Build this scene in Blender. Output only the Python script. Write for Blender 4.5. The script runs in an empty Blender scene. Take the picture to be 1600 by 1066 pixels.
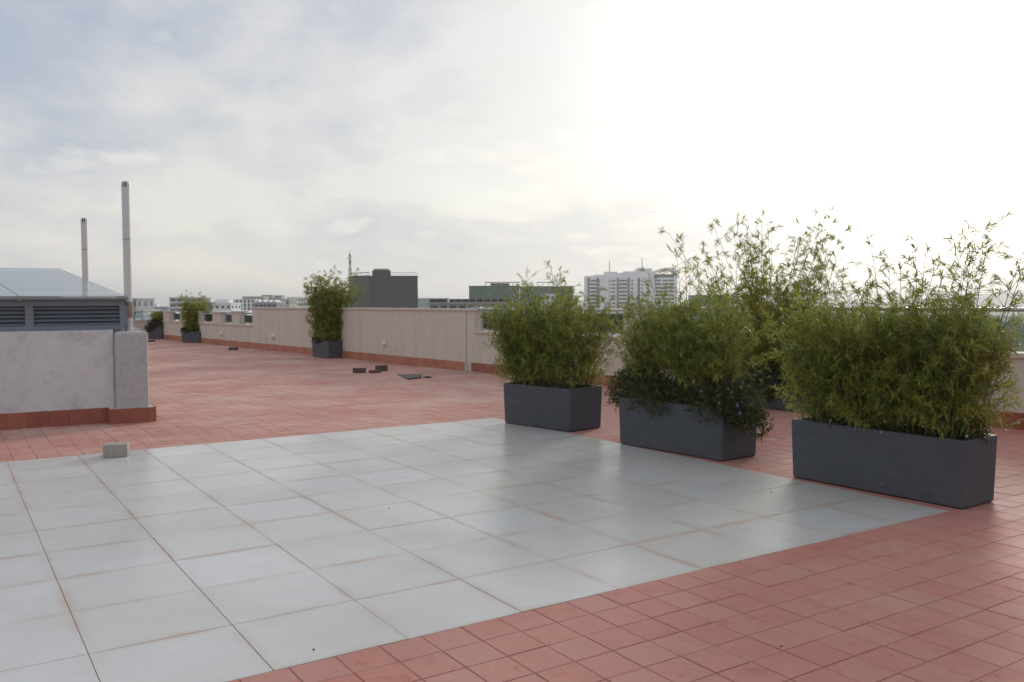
import bpy, math, random
import numpy as np
from mathutils import Vector, Matrix
random.seed(7); rng = np.random.default_rng(11)
S = bpy.context.scene
COL = S.collection
R_ = math.radians

# ------------------------------------------------------------------ camera
CAM = Vector((0.1161, -3.4266, 1.4789)); YAW, PITCH, ROLL, FPX = 0.5776, 0.04517, -0.00418, 1370.27
fwd = Vector((math.sin(YAW)*math.cos(PITCH), math.cos(YAW)*math.cos(PITCH), -math.sin(PITCH)))
rgt = Vector((math.cos(YAW), -math.sin(YAW), 0)); upv = rgt.cross(fwd)
rg2 = rgt*math.cos(ROLL) + upv*math.sin(ROLL); up2 = upv*math.cos(ROLL) - rgt*math.sin(ROLL)
cam = bpy.data.objects.new('camera', bpy.data.cameras.new('camera')); COL.objects.link(cam)
M = Matrix.Identity(4)
for r in range(3):
    M[r][0], M[r][1], M[r][2], M[r][3] = rg2[r], up2[r], -fwd[r], CAM[r]
cam.matrix_world = M
cam.data.sensor_width = 36; cam.data.lens = 36*FPX/1600
cam.data.clip_start = 0.05; cam.data.clip_end = 20000
S.camera = cam
def ray(px, py):
    return fwd + rg2*((px-800)/FPX) - up2*((py-533)/FPX)
def ground(px, py, z=0.0):                       # pixel of the 1600 px photo -> point on a level plane
    d = ray(px, py); return CAM + d*((z-CAM.z)/d.z)
def at_dist(px, py, D):                          # point at forward distance D
    return CAM + ray(px, py)*D

# ------------------------------------------------------------------ world, sun, exposure
SUN_ROT, SUN_EL = YAW + 0.47, R_(17)
sdir = Vector((math.sin(SUN_ROT)*math.cos(SUN_EL), math.cos(SUN_ROT)*math.cos(SUN_EL), math.sin(SUN_EL)))
W = bpy.data.worlds.new('World'); S.world = W; W.use_nodes = True
nt = W.node_tree; nt.nodes.clear()
def N(tree, typ, **kw):
    n = tree.nodes.new(typ)
    for k, v in kw.items():
        if k.startswith('i_'):
            n.inputs[k[2:].replace('_', ' ')].default_value = v
        else: setattr(n, k, v)
    return n
def math_(tree, op, a, b=None, clamp=False):
    n = tree.nodes.new('ShaderNodeMath'); n.operation = op; n.use_clamp = clamp
    for i, v in enumerate((a, b)):
        if v is None: continue
        if isinstance(v, (int, float)): n.inputs[i].default_value = v
        else: tree.links.new(v, n.inputs[i])
    return n.outputs[0]
def mixc(tree, f, a, b, mode='MIX'):
    n = tree.nodes.new('ShaderNodeMix'); n.data_type = 'RGBA'; n.blend_type = mode
    for s, v in ((0, f), (6, a), (7, b)):
        if isinstance(v, (int, float)): n.inputs[s].default_value = v
        elif isinstance(v, (tuple, list)): n.inputs[s].default_value = (*v[:3], 1)
        else: tree.links.new(v, n.inputs[s])
    return n.outputs[2]
def ramp(tree, f, stops):
    n = tree.nodes.new('ShaderNodeValToRGB'); tree.links.new(f, n.inputs[0])
    e = n.color_ramp.elements
    while len(e) < len(stops): e.new(0.5)
    for q, (p, c) in zip(e, stops):
        q.position = p; q.color = (c, c, c, 1) if isinstance(c, (int, float)) else (*c, 1)
    return n.outputs[0]
L = nt.links.new
sky = N(nt, 'ShaderNodeTexSky', sky_type='NISHITA', sun_disc=False, sun_elevation=SUN_EL, sun_rotation=SUN_ROT,
        air_density=1.2, dust_density=3.0, ozone_density=1.0, altitude=1600)
bgs = N(nt, 'ShaderNodeBackground', i_Strength=0.12); L(sky.outputs[0], bgs.inputs[0])
tc = N(nt, 'ShaderNodeTexCoord')
sx = N(nt, 'ShaderNodeSeparateXYZ'); L(tc.outputs['Generated'], sx.inputs[0])
zc = math_(nt, 'MAXIMUM', sx.outputs[2], 0.0)
den = math_(nt, 'ADD', zc, 0.30)
cx = math_(nt, 'DIVIDE', sx.outputs[0], den); cy = math_(nt, 'DIVIDE', sx.outputs[1], den)
cv = N(nt, 'ShaderNodeCombineXYZ'); L(cx, cv.inputs[0]); L(cy, cv.inputs[1])
n1 = N(nt, 'ShaderNodeTexNoise', i_Scale=0.85, i_Detail=9.0, i_Roughness=0.52, i_Distortion=0.35); L(cv.outputs[0], n1.inputs['Vector'])
n2 = N(nt, 'ShaderNodeTexNoise', i_Scale=2.6, i_Detail=8.0, i_Roughness=0.56, i_Distortion=0.2); L(cv.outputs[0], n2.inputs['Vector'])
cl = math_(nt, 'ADD', math_(nt, 'MULTIPLY', n1.outputs[0], 0.72), math_(nt, 'MULTIPLY', n2.outputs[0], 0.28))
shade = ramp(nt, cl, [(0.43, 0.0), (0.49, 0.5), (0.545, 1.0)])
dot = N(nt, 'ShaderNodeVectorMath', operation='DOT_PRODUCT'); L(tc.outputs['Generated'], dot.inputs[0]); dot.inputs[1].default_value = sdir
dp = math_(nt, 'MAXIMUM', dot.outputs['Value'], 0.0)
glow = math_(nt, 'ADD', math_(nt, 'MULTIPLY', math_(nt, 'POWER', dp, 60.0), 3.5), math_(nt, 'MULTIPLY', math_(nt, 'POWER', dp, 12.0), 0.33))
ccol = mixc(nt, shade, (0.725, 0.71, 0.69), (0.395, 0.45, 0.555))
hz = math_(nt, 'POWER', math_(nt, 'SUBTRACT', 1.0, zc, True), 9.0)
ccol = mixc(nt, math_(nt, 'MULTIPLY', hz, 0.8), ccol, (0.80, 0.76, 0.68))
gl = N(nt, 'ShaderNodeCombineColor'); 
for k, w in enumerate((1.0, 0.96, 0.86)): L(math_(nt, 'MULTIPLY', glow, w), gl.inputs[k])
puff = ramp(nt, n2.outputs[0], [(0.57, 0.0), (0.68, 0.55)])
ccol = mixc(nt, puff, ccol, (1.0, 0.93, 0.82))
ccol = mixc(nt, 1.0, ccol, gl.outputs[0], 'ADD')
bgc = N(nt, 'ShaderNodeBackground', i_Strength=1.0); L(ccol, bgc.inputs[0])
cover = ramp(nt, cl, [(0.36, 0.72), (0.46, 0.96)])
mx = N(nt, 'ShaderNodeMixShader'); L(cover, mx.inputs[0]); L(bgs.outputs[0], mx.inputs[1]); L(bgc.outputs[0], mx.inputs[2])
wo = N(nt, 'ShaderNodeOutputWorld'); L(mx.outputs[0], wo.inputs[0])

sl = bpy.data.lights.new('sun', 'SUN'); sl.energy = 1.5; sl.angle = R_(11); sl.color = (1, 0.93, 0.82)
sun = bpy.data.objects.new('sun', sl); COL.objects.link(sun); sun.location = (20, 20, 30)
sun.rotation_euler = (-sdir).to_track_quat('-Z', 'Y').to_euler()
S.view_settings.view_transform = 'Standard'; S.view_settings.look = 'None'; S.view_settings.gamma = 1
S.view_settings.exposure = 0.12

# ------------------------------------------------------------------ materials
def mat(name, c1, c2=None, rough=0.7, scale=4.0, detail=6, bump=0.0, bscale=None, spec=0.5, stretch=(1, 1, 1),
        isl=0.0, isl_c=None, metal=0.0, build=None):
    m = bpy.data.materials.new(name); m.use_nodes = True; t = m.node_tree; b = t.nodes['Principled BSDF']
    b.inputs['Roughness'].default_value = rough; b.inputs['Metallic'].default_value = metal
    b.inputs['Specular IOR Level'].default_value = spec
    geo = N(t, 'ShaderNodeNewGeometry')
    mp = N(t, 'ShaderNodeMapping'); mp.inputs['Scale'].default_value = stretch; t.links.new(geo.outputs['Position'], mp.inputs[0])
    nz = N(t, 'ShaderNodeTexNoise', i_Scale=scale, i_Detail=float(detail), i_Roughness=0.6); t.links.new(mp.outputs[0], nz.inputs['Vector'])
    f = ramp(t, nz.outputs[0], [(0.3, 0.0), (0.7, 1.0)])
    col = mixc(t, f, c1, c2 or tuple(x*0.8 for x in c1))
    if isl:
        oi = N(t, 'ShaderNodeObjectInfo')
        rnd = math_(t, 'FRACT', math_(t, 'ADD', geo.outputs['Random Per Island'], oi.outputs['Random']))
        col = mixc(t, math_(t, 'MULTIPLY', rnd, isl), col, isl_c)
        m['rnd'] = 1
    if bump:
        n3 = N(t, 'ShaderNodeTexNoise', i_Scale=bscale or scale*8, i_Detail=4.0); t.links.new(mp.outputs[0], n3.inputs['Vector'])
        bp = N(t, 'ShaderNodeBump', i_Strength=bump, i_Distance=0.01); t.links.new(n3.outputs[0], bp.inputs['Height']); t.links.new(bp.outputs[0], b.inputs['Normal'])
    if build: col = build(t, b, geo, nz, col) or col
    t.links.new(col, b.inputs['Base Color'])
    return m

def white_tile_build(t, b, geo, nz, col):
    # rusty dirt washed along the tile edges, blotchy, in the tile's own coordinates
    tcn = N(t, 'ShaderNodeTexCoord'); s = N(t, 'ShaderNodeSeparateXYZ'); t.links.new(tcn.outputs['Object'], s.inputs[0])
    e = math_(t, 'MAXIMUM', math_(t, 'ABSOLUTE', s.outputs[0]), math_(t, 'ABSOLUTE', s.outputs[1]))
    edge = ramp(t, e, [(0.245, 0.0), (0.2975, 1.0)])
    n = N(t, 'ShaderNodeTexNoise', i_Scale=2.3, i_Detail=5.0); t.links.new(geo.outputs['Position'], n.inputs['Vector'])
    f = math_(t, 'MULTIPLY', edge, ramp(t, n.outputs[0], [(0.42, 0.05), (0.68, 0.75)]))
    col = mixc(t, f, col, (0.50, 0.34, 0.25))
    n2 = N(t, 'ShaderNodeTexNoise', i_Scale=0.9, i_Detail=6.0); t.links.new(geo.outputs['Position'], n2.inputs['Vector'])
    col = mixc(t, ramp(t, n2.outputs[0], [(0.42, 0.0), (0.72, 0.55)]), col, (0.48, 0.44, 0.385))
    n5 = N(t, 'ShaderNodeTexNoise', i_Scale=45.0, i_Detail=3.0); t.links.new(geo.outputs['Position'], n5.inputs['Vector'])
    col = mixc(t, ramp(t, n5.outputs[0], [(0.60, 0.0), (0.78, 0.22)]), col, (0.36, 0.33, 0.29))
    t.links.new(ramp(t, n2.outputs[0], [(0.3, 0.22), (0.7, 0.33)]), b.inputs['Roughness'])
    return col
def red_build(t, b, geo, nz, col):
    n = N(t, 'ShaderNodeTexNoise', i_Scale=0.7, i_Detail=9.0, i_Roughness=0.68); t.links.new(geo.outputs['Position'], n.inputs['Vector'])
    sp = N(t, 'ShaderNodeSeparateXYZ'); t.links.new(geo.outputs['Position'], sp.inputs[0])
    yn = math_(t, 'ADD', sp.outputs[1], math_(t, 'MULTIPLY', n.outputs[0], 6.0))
    far_pale = ramp(t, math_(t, 'DIVIDE', yn, 30.0, True), [(0.20, 0.28), (0.42, 1.0)])               # grazing-angle paleness of far dust put into the colour, growing with y
    col = mixc(t, math_(t, 'MULTIPLY', far_pale, ramp(t, n.outputs[0], [(0.42, 0.15), (0.66, 0.8)])), col, (0.62, 0.45, 0.37))   # cement dust film, with the painted far paleness
    n2 = N(t, 'ShaderNodeTexNoise', i_Scale=7.0, i_Detail=6.0, i_Roughness=0.7); t.links.new(geo.outputs['Position'], n2.inputs['Vector'])
    col = mixc(t, ramp(t, n2.outputs[0], [(0.57, 0.0), (0.68, 0.75)]), col, (0.42, 0.115, 0.09))
    n4 = N(t, 'ShaderNodeTexNoise', i_Scale=2.2, i_Detail=3.0); t.links.new(geo.outputs['Position'], n4.inputs['Vector'])
    col = mixc(t, ramp(t, n4.outputs[0], [(0.70, 0.0), (0.76, 0.6)]), col, (0.46, 0.42, 0.38))
    t.links.new(ramp(t, n.outputs[0], [(0.3, 0.62), (0.7, 0.85)]), b.inputs['Roughness'])
    return col
def stain_build(t, b, geo, nz, col):
    n = N(t, 'ShaderNodeTexNoise', i_Scale=2.6, i_Detail=9.0, i_Roughness=0.72); t.links.new(geo.outputs['Position'], n.inputs['Vector'])
    col = mixc(t, ramp(t, n.outputs[0], [(0.53, 0.0), (0.74, 0.65)]), col, (0.30, 0.29, 0.30))
    n2 = N(t, 'ShaderNodeTexNoise', i_Scale=38.0, i_Detail=2.0); t.links.new(geo.outputs['Position'], n2.inputs['Vector'])
    return mixc(t, ramp(t, n2.outputs[0], [(0.70, 0.0), (0.76, 0.6)]), col, (0.25, 0.24, 0.25))
def streak_build(t, b, geo, nz, col):
    mp = N(t, 'ShaderNodeMapping'); mp.inputs['Scale'].default_value = (3.0, 3.0, 0.25); t.links.new(geo.outputs['Position'], mp.inputs[0])
    n = N(t, 'ShaderNodeTexNoise', i_Scale=1.6, i_Detail=6.0, i_Roughness=0.65); t.links.new(mp.outputs[0], n.inputs['Vector'])
    return mixc(t, ramp(t, n.outputs[0], [(0.48, 0.0), (0.75, 0.28)]), col, (0.33, 0.28, 0.25))

def planter_build(t, b, geo, nz, col):
    n = N(t, 'ShaderNodeTexNoise', i_Scale=3.0, i_Detail=8.0, i_Roughness=0.7); t.links.new(geo.outputs['Position'], n.inputs['Vector'])
    sp = N(t, 'ShaderNodeSeparateXYZ'); t.links.new(geo.outputs['Position'], sp.inputs[0])
    low = ramp(t, sp.outputs[2], [(0.0, 0.7), (0.16, 0.1)])                                        # splash dust near the floor
    col = mixc(t, math_(t, 'MULTIPLY', low, ramp(t, n.outputs[0], [(0.40, 0.0), (0.70, 0.6)])), col, (0.17, 0.14, 0.125))
    n2 = N(t, 'ShaderNodeTexNoise', i_Scale=24.0, i_Detail=2.0); t.links.new(geo.outputs['Position'], n2.inputs['Vector'])
    return mixc(t, ramp(t, n2.outputs[0], [(0.735, 0.0), (0.76, 0.5)]), col, (0.30, 0.29, 0.28))
m_white = mat('white_porcelain', (0.635, 0.635, 0.63), (0.57, 0.57, 0.565), rough=0.3, scale=3, isl=0.5, isl_c=(0.54, 0.53, 0.49), bump=0.03, bscale=60, build=white_tile_build)
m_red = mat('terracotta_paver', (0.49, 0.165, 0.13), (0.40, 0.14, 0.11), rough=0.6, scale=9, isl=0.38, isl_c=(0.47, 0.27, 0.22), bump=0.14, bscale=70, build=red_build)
m_bed = mat('mortar_bed', (0.32, 0.17, 0.125), (0.21, 0.105, 0.08), rough=0.9, scale=12)
m_plaster = mat('beige_render', (0.64, 0.57, 0.50), (0.58, 0.515, 0.45), rough=0.9, scale=5, bump=0.35, bscale=90, build=streak_build)
m_coping = mat('coping_stone', (0.60, 0.53, 0.47), (0.52, 0.455, 0.40), rough=0.75, scale=7, bump=0.1, bscale=50)
m_skirt = mat('skirting_terracotta', (0.46, 0.16, 0.09), (0.33, 0.11, 0.07), rough=0.55, scale=9, isl=0.6, isl_c=(0.48, 0.22, 0.14), bump=0.12, bscale=60)
m_skirt_d = mat('dark_skirting_terracotta', (0.33, 0.09, 0.055), (0.22, 0.06, 0.04), rough=0.5, scale=9, isl=0.6, isl_c=(0.38, 0.13, 0.08), bump=0.12, bscale=60)
m_paint = mat('stained_pale_paint', (0.67, 0.655, 0.655), (0.59, 0.575, 0.575), rough=0.85, scale=6, bump=0.4, bscale=45, build=stain_build)
m_cement = mat('cement_render', (0.50, 0.49, 0.49), (0.40, 0.39, 0.39), rough=0.9, scale=16, bump=0.5, bscale=60)
m_louvre = mat('grey_painted_metal', (0.19, 0.21, 0.245), (0.165, 0.185, 0.215), rough=0.45, scale=3)
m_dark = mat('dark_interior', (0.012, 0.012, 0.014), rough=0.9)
m_bar = mat('glazing_bar', (0.30, 0.31, 0.32), rough=0.4, metal=0.6)
m_pipe = mat('flue_metal', (0.66, 0.65, 0.655), (0.59, 0.58, 0.59), rough=0.45, scale=2, stretch=(1, 1, 0.3))
m_rust = mat('rusty_band', (0.36, 0.27, 0.21), (0.22, 0.15, 0.11), rough=0.8, scale=22)
m_pale = mat('pale_cement_collar', (0.58, 0.56, 0.55), (0.48, 0.46, 0.45), rough=0.8, scale=12)
m_planter = mat('slate_fibre', (0.070, 0.078, 0.093), (0.055, 0.062, 0.075), rough=0.62, scale=5, stretch=(0.6, 0.6, 5), bump=0.12, bscale=60, build=planter_build)
m_soil = mat('soil', (0.05, 0.035, 0.025), (0.03, 0.02, 0.015), rough=1, scale=20, bump=0.5)
m_steel = mat('stainless_steel', (0.62, 0.61, 0.60), (0.5, 0.5, 0.5), rough=0.25, metal=1.0)
m_block = mat('concrete_block', (0.40, 0.37, 0.33), (0.30, 0.28, 0.25), rough=0.95, scale=18, bump=0.5, bscale=90)
m_dblock = mat('dark_brick', (0.13, 0.09, 0.075), (0.08, 0.06, 0.05), rough=0.9, scale=18, bump=0.4)
m_slate = mat('dark_slate_plate', (0.065, 0.07, 0.08), (0.045, 0.05, 0.055), rough=0.45, scale=6)
m_lamp = mat('white_lamp_housing', (0.72, 0.71, 0.69), rough=0.4)

def glass_mat(name, tint, transp, rough=0.03, body=(0.6, 0.68, 0.68)):
    m = bpy.data.materials.new(name); m.use_nodes = True; t = m.node_tree; t.nodes.clear()
    tr = N(t, 'ShaderNodeBsdfTransparent'); tr.inputs[0].default_value = (*tint, 1)
    df = N(t, 'ShaderNodeBsdfDiffuse'); df.inputs[0].default_value = (*body, 1)
    gs = N(t, 'ShaderNodeBsdfGlossy'); gs.inputs['Roughness'].default_value = rough
    fr = N(t, 'ShaderNodeFresnel', i_IOR=1.5)
    m1 = N(t, 'ShaderNodeMixShader'); m1.inputs[0].default_value = transp; t.links.new(df.outputs[0], m1.inputs[1]); t.links.new(tr.outputs[0], m1.inputs[2])
    m2 = N(t, 'ShaderNodeMixShader'); t.links.new(fr.outputs[0], m2.inputs[0]); t.links.new(m1.outputs[0], m2.inputs[1]); t.links.new(gs.outputs[0], m2.inputs[2])
    o = N(t, 'ShaderNodeOutputMaterial'); t.links.new(m2.outputs[0], o.inputs[0])
    return m
m_roofglass = glass_mat('frosted_roof_glass', (0.88, 0.93, 0.93), 0.42, 0.08, (0.78, 0.82, 0.82))
m_railglass = glass_mat('railing_glass', (0.80, 0.90, 0.89), 0.93)

def leaf_mat(name, a, b_, c, transl=0.38, rough=0.45):
    m = bpy.data.materials.new(name); m.use_nodes = True; t = m.node_tree; t.nodes.clear()
    geo = N(t, 'ShaderNodeNewGeometry')
    n = N(t, 'ShaderNodeTexNoise', i_Scale=3.5, i_Detail=3.0); t.links.new(geo.outputs['Position'], n.inputs['Vector'])
    col = mixc(t, geo.outputs['Random Per Island'], a, b_)
    col = mixc(t, ramp(t, n.outputs[0], [(0.45, 0.0), (0.7, 0.8)]), col, c)
    p = N(t, 'ShaderNodeBsdfPrincipled'); p.inputs['Roughness'].default_value = rough; t.links.new(col, p.inputs['Base Color'])
    tl = N(t, 'ShaderNodeBsdfTranslucent'); t.links.new(mixc(t, 0.5, col, (0.30, 0.34, 0.04)), tl.inputs[0])
    mx = N(t, 'ShaderNodeMixShader'); mx.inputs[0].default_value = transl
    t.links.new(p.outputs[0], mx.inputs[1]); t.links.new(tl.outputs[0], mx.inputs[2])
    o = N(t, 'ShaderNodeOutputMaterial'); t.links.new(mx.outputs[0], o.inputs[0])
    return m
m_bamboo = leaf_mat('bamboo_leaf', (0.09, 0.155, 0.034), (0.40, 0.42, 0.095), (0.45, 0.41, 0.10), 0.48)
m_bamboo_y = leaf_mat('yellowing_bamboo_leaf', (0.15, 0.21, 0.035), (0.46, 0.45, 0.08), (0.50, 0.43, 0.09), 0.5)
m_shrub = leaf_mat('dark_shrub_leaf', (0.026, 0.048, 0.02), (0.065, 0.09, 0.032), (0.07, 0.07, 0.035), 0.25)
m_redleaf = leaf_mat('maroon_leaf', (0.035, 0.018, 0.018), (0.06, 0.03, 0.02), (0.05, 0.03, 0.02), 0.2)
m_culm = mat('bamboo_culm', (0.16, 0.15, 0.05), (0.11, 0.10, 0.03), rough=0.5, scale=20)
m_purple = mat('purple_petal', (0.34, 0.22, 0.55), (0.28, 0.18, 0.48), rough=0.6)
m_whitep = mat('white_petal', (0.75, 0.72, 0.74), rough=0.6)

# ------------------------------------------------------------------ mesh helpers
class MB:
    def __init__(s): s.v = []; s.f = []
    def quad_box(s, x0, x1, y0, y1, z0, z1, ch=0.0):
        """box; with ch the top edges are chamfered inwards"""
        n = len(s.v)
        s.v += [(x0, y0, z0), (x1, y0, z0), (x1, y1, z0), (x0, y1, z0)]
        if ch:
            s.v += [(x0, y0, z1-ch), (x1, y0, z1-ch), (x1, y1, z1-ch), (x0, y1, z1-ch)]
            s.v += [(x0+ch, y0+ch, z1), (x1-ch, y0+ch, z1), (x1-ch, y1-ch, z1), (x0+ch, y1-ch, z1)]
            rings = 2
        else:
            s.v += [(x0, y0, z1), (x1, y0, z1), (x1, y1, z1), (x0, y1, z1)]; rings = 1
        s.f.append((n+3, n+2, n+1, n))
        for r in range(rings):
            a = n+4*r
            for k in range(4): s.f.append((a+k, a+(k+1) % 4, a+4+(k+1) % 4, a+4+k))
        a = n+4*rings; s.f.append((a, a+1, a+2, a+3)); return s
    box = quad_box
    def prism(s, pts, z0, z1):
        n = len(s.v); k = len(pts)
        s.v += [(p[0], p[1], z0) for p in pts] + [(p[0], p[1], z1) for p in pts]
        s.f.append(tuple(range(n+k-1, n-1, -1))); s.f.append(tuple(range(n+k, n+2*k)))
        for i in range(k): j = (i+1) % k; s.f.append((n+i, n+j, n+k+j, n+k+i))
        return s
    def tube(s, pts, rad, seg=8, cap=True):
        pts = [Vector(p) for p in pts]; n0 = len(s.v)
        for i, p in enumerate(pts):
            d = (pts[min(i+1, len(pts)-1)] - pts[max(i-1, 0)]).normalized()
            a = d.orthogonal().normalized() if abs(d.z) < 0.99 else Vector((1, 0, 0)); b = d.cross(a)
            r = rad[i] if isinstance(rad, (list, tuple)) else rad
            for k in range(seg):
                t = 2*math.pi*k/seg; q = p + (a*math.cos(t) + b*math.sin(t))*r; s.v.append(tuple(q))
        for i in range(len(pts)-1):
            for k in range(seg):
                a = n0+i*seg+k; b = n0+i*seg+(k+1) % seg; s.f.append((a, b, b+seg, a+seg))
        if cap: s.caps(n0, n0+(len(pts)-1)*seg, seg)
        return s
    def caps(s, a, e, seg):
        k = len(s.v); s.v += s.v[a:a+seg]; s.f.append(tuple(range(k+seg-1, k-1, -1)))
        k = len(s.v); s.v += s.v[e:e+seg]; s.f.append(tuple(range(k, k+seg)))
    def lathe(s, prof, c=(0, 0, 0), seg=16):
        n0 = len(s.v)
        for (r, z) in prof:
            for k in range(seg):
                t = 2*math.pi*k/seg; s.v.append((c[0]+r*math.cos(t), c[1]+r*math.sin(t), c[2]+z))
        for i in range(len(prof)-1):
            for k in range(seg):
                a = n0+i*seg+k; b = n0+i*seg+(k+1) % seg; s.f.append((a, b, b+seg, a+seg))
        s.caps(n0, n0+(len(prof)-1)*seg, seg)
        return s
    def mesh(s, name, m, smooth=False):
        me = bpy.data.meshes.new(name); me.from_pydata(s.v, [], s.f); me.materials.append(m)
        if smooth: me.polygons.foreach_set('use_smooth', [len(f) == 4 for f in s.f])
        me.update(); return me
    def obj(s, name, m, parent=None, smooth=False, bevel=0.0):
        return place(name, s.mesh(name, m, smooth), parent, bevel=bevel)
def place(name, me, parent=None, loc=None, rot=None, bevel=0.0):
    o = bpy.data.objects.new(name, me); COL.objects.link(o)
    if parent: o.parent = parent
    if loc is not None: o.location = loc
    if rot is not None: o.rotation_euler = rot
    if bevel:
        b = o.modifiers.new('bevel', 'BEVEL'); b.width = bevel; b.segments = 2; b.limit_method = 'ANGLE'
    return o
def tag(o, label=None, cat=None, group=None, kind=None):
    for k, v in (('label', label), ('category', cat), ('group', group), ('kind', kind)):
        if v: o[k] = v
    return o
def empty(name, loc=(0, 0, 0), rz=0.0, **kw):
    o = bpy.data.objects.new(name, None); COL.objects.link(o); o.location = loc; o.rotation_euler = (0, 0, rz)
    o.empty_display_size = 0.1
    return tag(o, **kw)

# ------------------------------------------------------------------ terrain, hills, haze
GZ = -28.0
m_ground = mat('city_ground', (0.10, 0.12, 0.06), (0.17, 0.15, 0.11), rough=1, scale=0.01, detail=10)
me = MB(); me.v = [(-9000, -9000, GZ), (9000, -9000, GZ), (9000, 9000, GZ), (-9000, 9000, GZ)]; me.f = [(0, 1, 2, 3)]
tag(me.obj('ground', m_ground), kind='structure')
# low ridge on the horizon
m_hill = mat('wooded_hill', (0.05, 0.075, 0.04), (0.08, 0.09, 0.05), rough=1, scale=0.02, detail=8)
hb = MB(); nA = 90
for i in range(nA):
    a = YAW + R_(-45) + R_(95)*i/(nA-1)
    h = 22 + 16*(0.5+0.5*math.sin(i*0.17+1.0)) + 8*math.sin(i*0.47) + 4*math.sin(i*1.3)
    if i > nA*0.72: h += 14
    for r, zz in ((3600, GZ-2), (4000, GZ+0.55*h), (4400, GZ+h), (5000, GZ+0.6*h), (5600, GZ-2)):
        hb.v.append((CAM.x+math.sin(a)*r, CAM.y+math.cos(a)*r, zz))
for i in range(nA-1):
    for k in range(4): a = i*5+k; hb.f.append((a, a+5, a+6, a+1))
tag(hb.obj('hills', m_hill, smooth=True), kind='structure')

# ------------------------------------------------------------------ terrace floor: mortar bed + single tiles
WK, WX0 = -0.0796, 10.4948                      # inner face of the parapet: x = WK*y + WX0
WA = math.atan(-WK)
FX0, FY0, FY1 = -6.0, -7.0, 36.6
floor = MB().prism([(FX0-3, FY0-2), (WK*(FY0-2)+WX0+0.2, FY0-2), (WK*37.2+WX0+0.2, 37.2), (FX0-3, 37.2)], -0.5, -0.003).obj('terrace_floor', m_bed)
tag(floor, kind='structure')
# white pad: 0.6 m tiles, x -1.8..6, y 0..6
wt = MB().box(-0.2983, 0.2983, -0.2983, 0.2983, -0.014, 0, 0.0012).mesh('white_tile', m_white)
for i in range(-3, 10):
    for j in range(10):
        place('white_tile', wt, floor, (0.3+0.6*i, 0.3+0.6*j, random.uniform(-0.0008, 0.0008)), (random.uniform(-1, 1)*0.0009, random.uniform(-1, 1)*0.0009, 0))
# red pavers 0.2 m
def xs_cells(a, b, off, step=0.2):
    k = math.floor((a-off)/step); out = []
    while off+k*step < b-1e-6:
        lo, hi = max(a, off+k*step), min(b, off+(k+1)*step)
        if hi-lo > 0.02: out.append((lo, hi))
        k += 1
    return out
cells = []
for (xa, xb, ya, yb) in ((FX0, 10.9, FY0, 0), (FX0, 10.4, 6.0, FY1), (6.0, 10.6, 0, 6.0), (FX0, -1.8, 0, 6.0)):
    for (x0, x1) in xs_cells(xa, xb, 0.06):
        for (y0, y1) in xs_cells(ya, yb, 0.0):
            lim = WK*(y0+y1)/2+WX0-0.012
            if x0 > lim-0.03: continue
            cells.append((x0, min(x1, lim), y0, y1))
def area_px(c):
    x, y = (c[0]+c[1])/2, (c[2]+c[3])/2
    d = Vector((x, y, 0))-CAM; f = d.dot(fwd)
    if f < 0.3: return 0
    u, v = d.dot(rg2)/f*FPX+800, 533-d.dot(up2)/f*FPX
    if not (-20 < u < 1620 and 0 < v < 1090): return 0
    return (c[1]-c[0])*(c[3]-c[2])*CAM.z/f**3
cells.sort(key=area_px, reverse=True)
G = 0.0023
full = {}
for c in cells[:300]:
    w, h = round(c[1]-c[0], 4), round(c[3]-c[2], 4)
    if (w, h) not in full:
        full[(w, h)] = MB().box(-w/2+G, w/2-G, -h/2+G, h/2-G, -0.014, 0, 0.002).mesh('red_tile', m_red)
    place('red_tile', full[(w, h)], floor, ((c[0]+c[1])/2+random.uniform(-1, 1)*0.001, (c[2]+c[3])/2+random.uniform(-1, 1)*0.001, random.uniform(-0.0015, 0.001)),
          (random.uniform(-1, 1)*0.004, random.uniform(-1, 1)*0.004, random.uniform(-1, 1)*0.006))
rest = MB()
for c in cells[300:]:
    dz = random.uniform(-0.0015, 0.001); jx, jy = random.uniform(-1, 1)*0.001, random.uniform(-1, 1)*0.001
    n = len(rest.v); x0, x1, y0, y1 = c[0]+G+jx, c[1]-G+jx, c[2]+G+jy, c[3]-G+jy
    t1, t2, t3 = (random.uniform(-1, 1)*0.0006 for _ in range(3))
    rest.v += [(x0-.001, y0-.001, -0.013), (x1+.001, y0-.001, -0.013), (x1+.001, y1+.001, -0.013), (x0-.001, y1+.001, -0.013),
               (x0, y0, dz+t1), (x1, y0, dz+t2), (x1, y1, dz+t3), (x0, y1, dz+t1-t2+t3)]
    for k in range(4): rest.f.append((n+k, n+(k+1) % 4, n+4+(k+1) % 4, n+4+k))
    rest.f.append((n+4, n+5, n+6, n+7))
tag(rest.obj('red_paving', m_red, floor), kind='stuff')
# mortar smear over the expansion joint by the wall
mj = ground(715, 582)
sm = MB(); pts = []
for k in range(14):
    a = 2*math.pi*k/14; r = 1+0.18*math.sin(3*a)+0.1*math.sin(5*a+1)
    pts.append((mj.x+1.0*r*math.cos(a)*0.75, mj.y+0.55*r*math.sin(a)))
sm.v = [(p[0], p[1], 0.001) for p in pts] + [(mj.x+(p[0]-mj.x)*0.6, mj.y+(p[1]-mj.y)*0.6, 0.014) for p in pts]
sm.f = [(k, (k+1) % 14, 14+(k+1) % 14, 14+k) for k in range(14)] + [tuple(range(14, 28))]
sm.obj('mortar_patch', mat('dusty_mortar', (0.44, 0.28, 0.23), (0.38, 0.22, 0.18), rough=0.9, scale=9, bump=0.3), floor, smooth=True)

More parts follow.
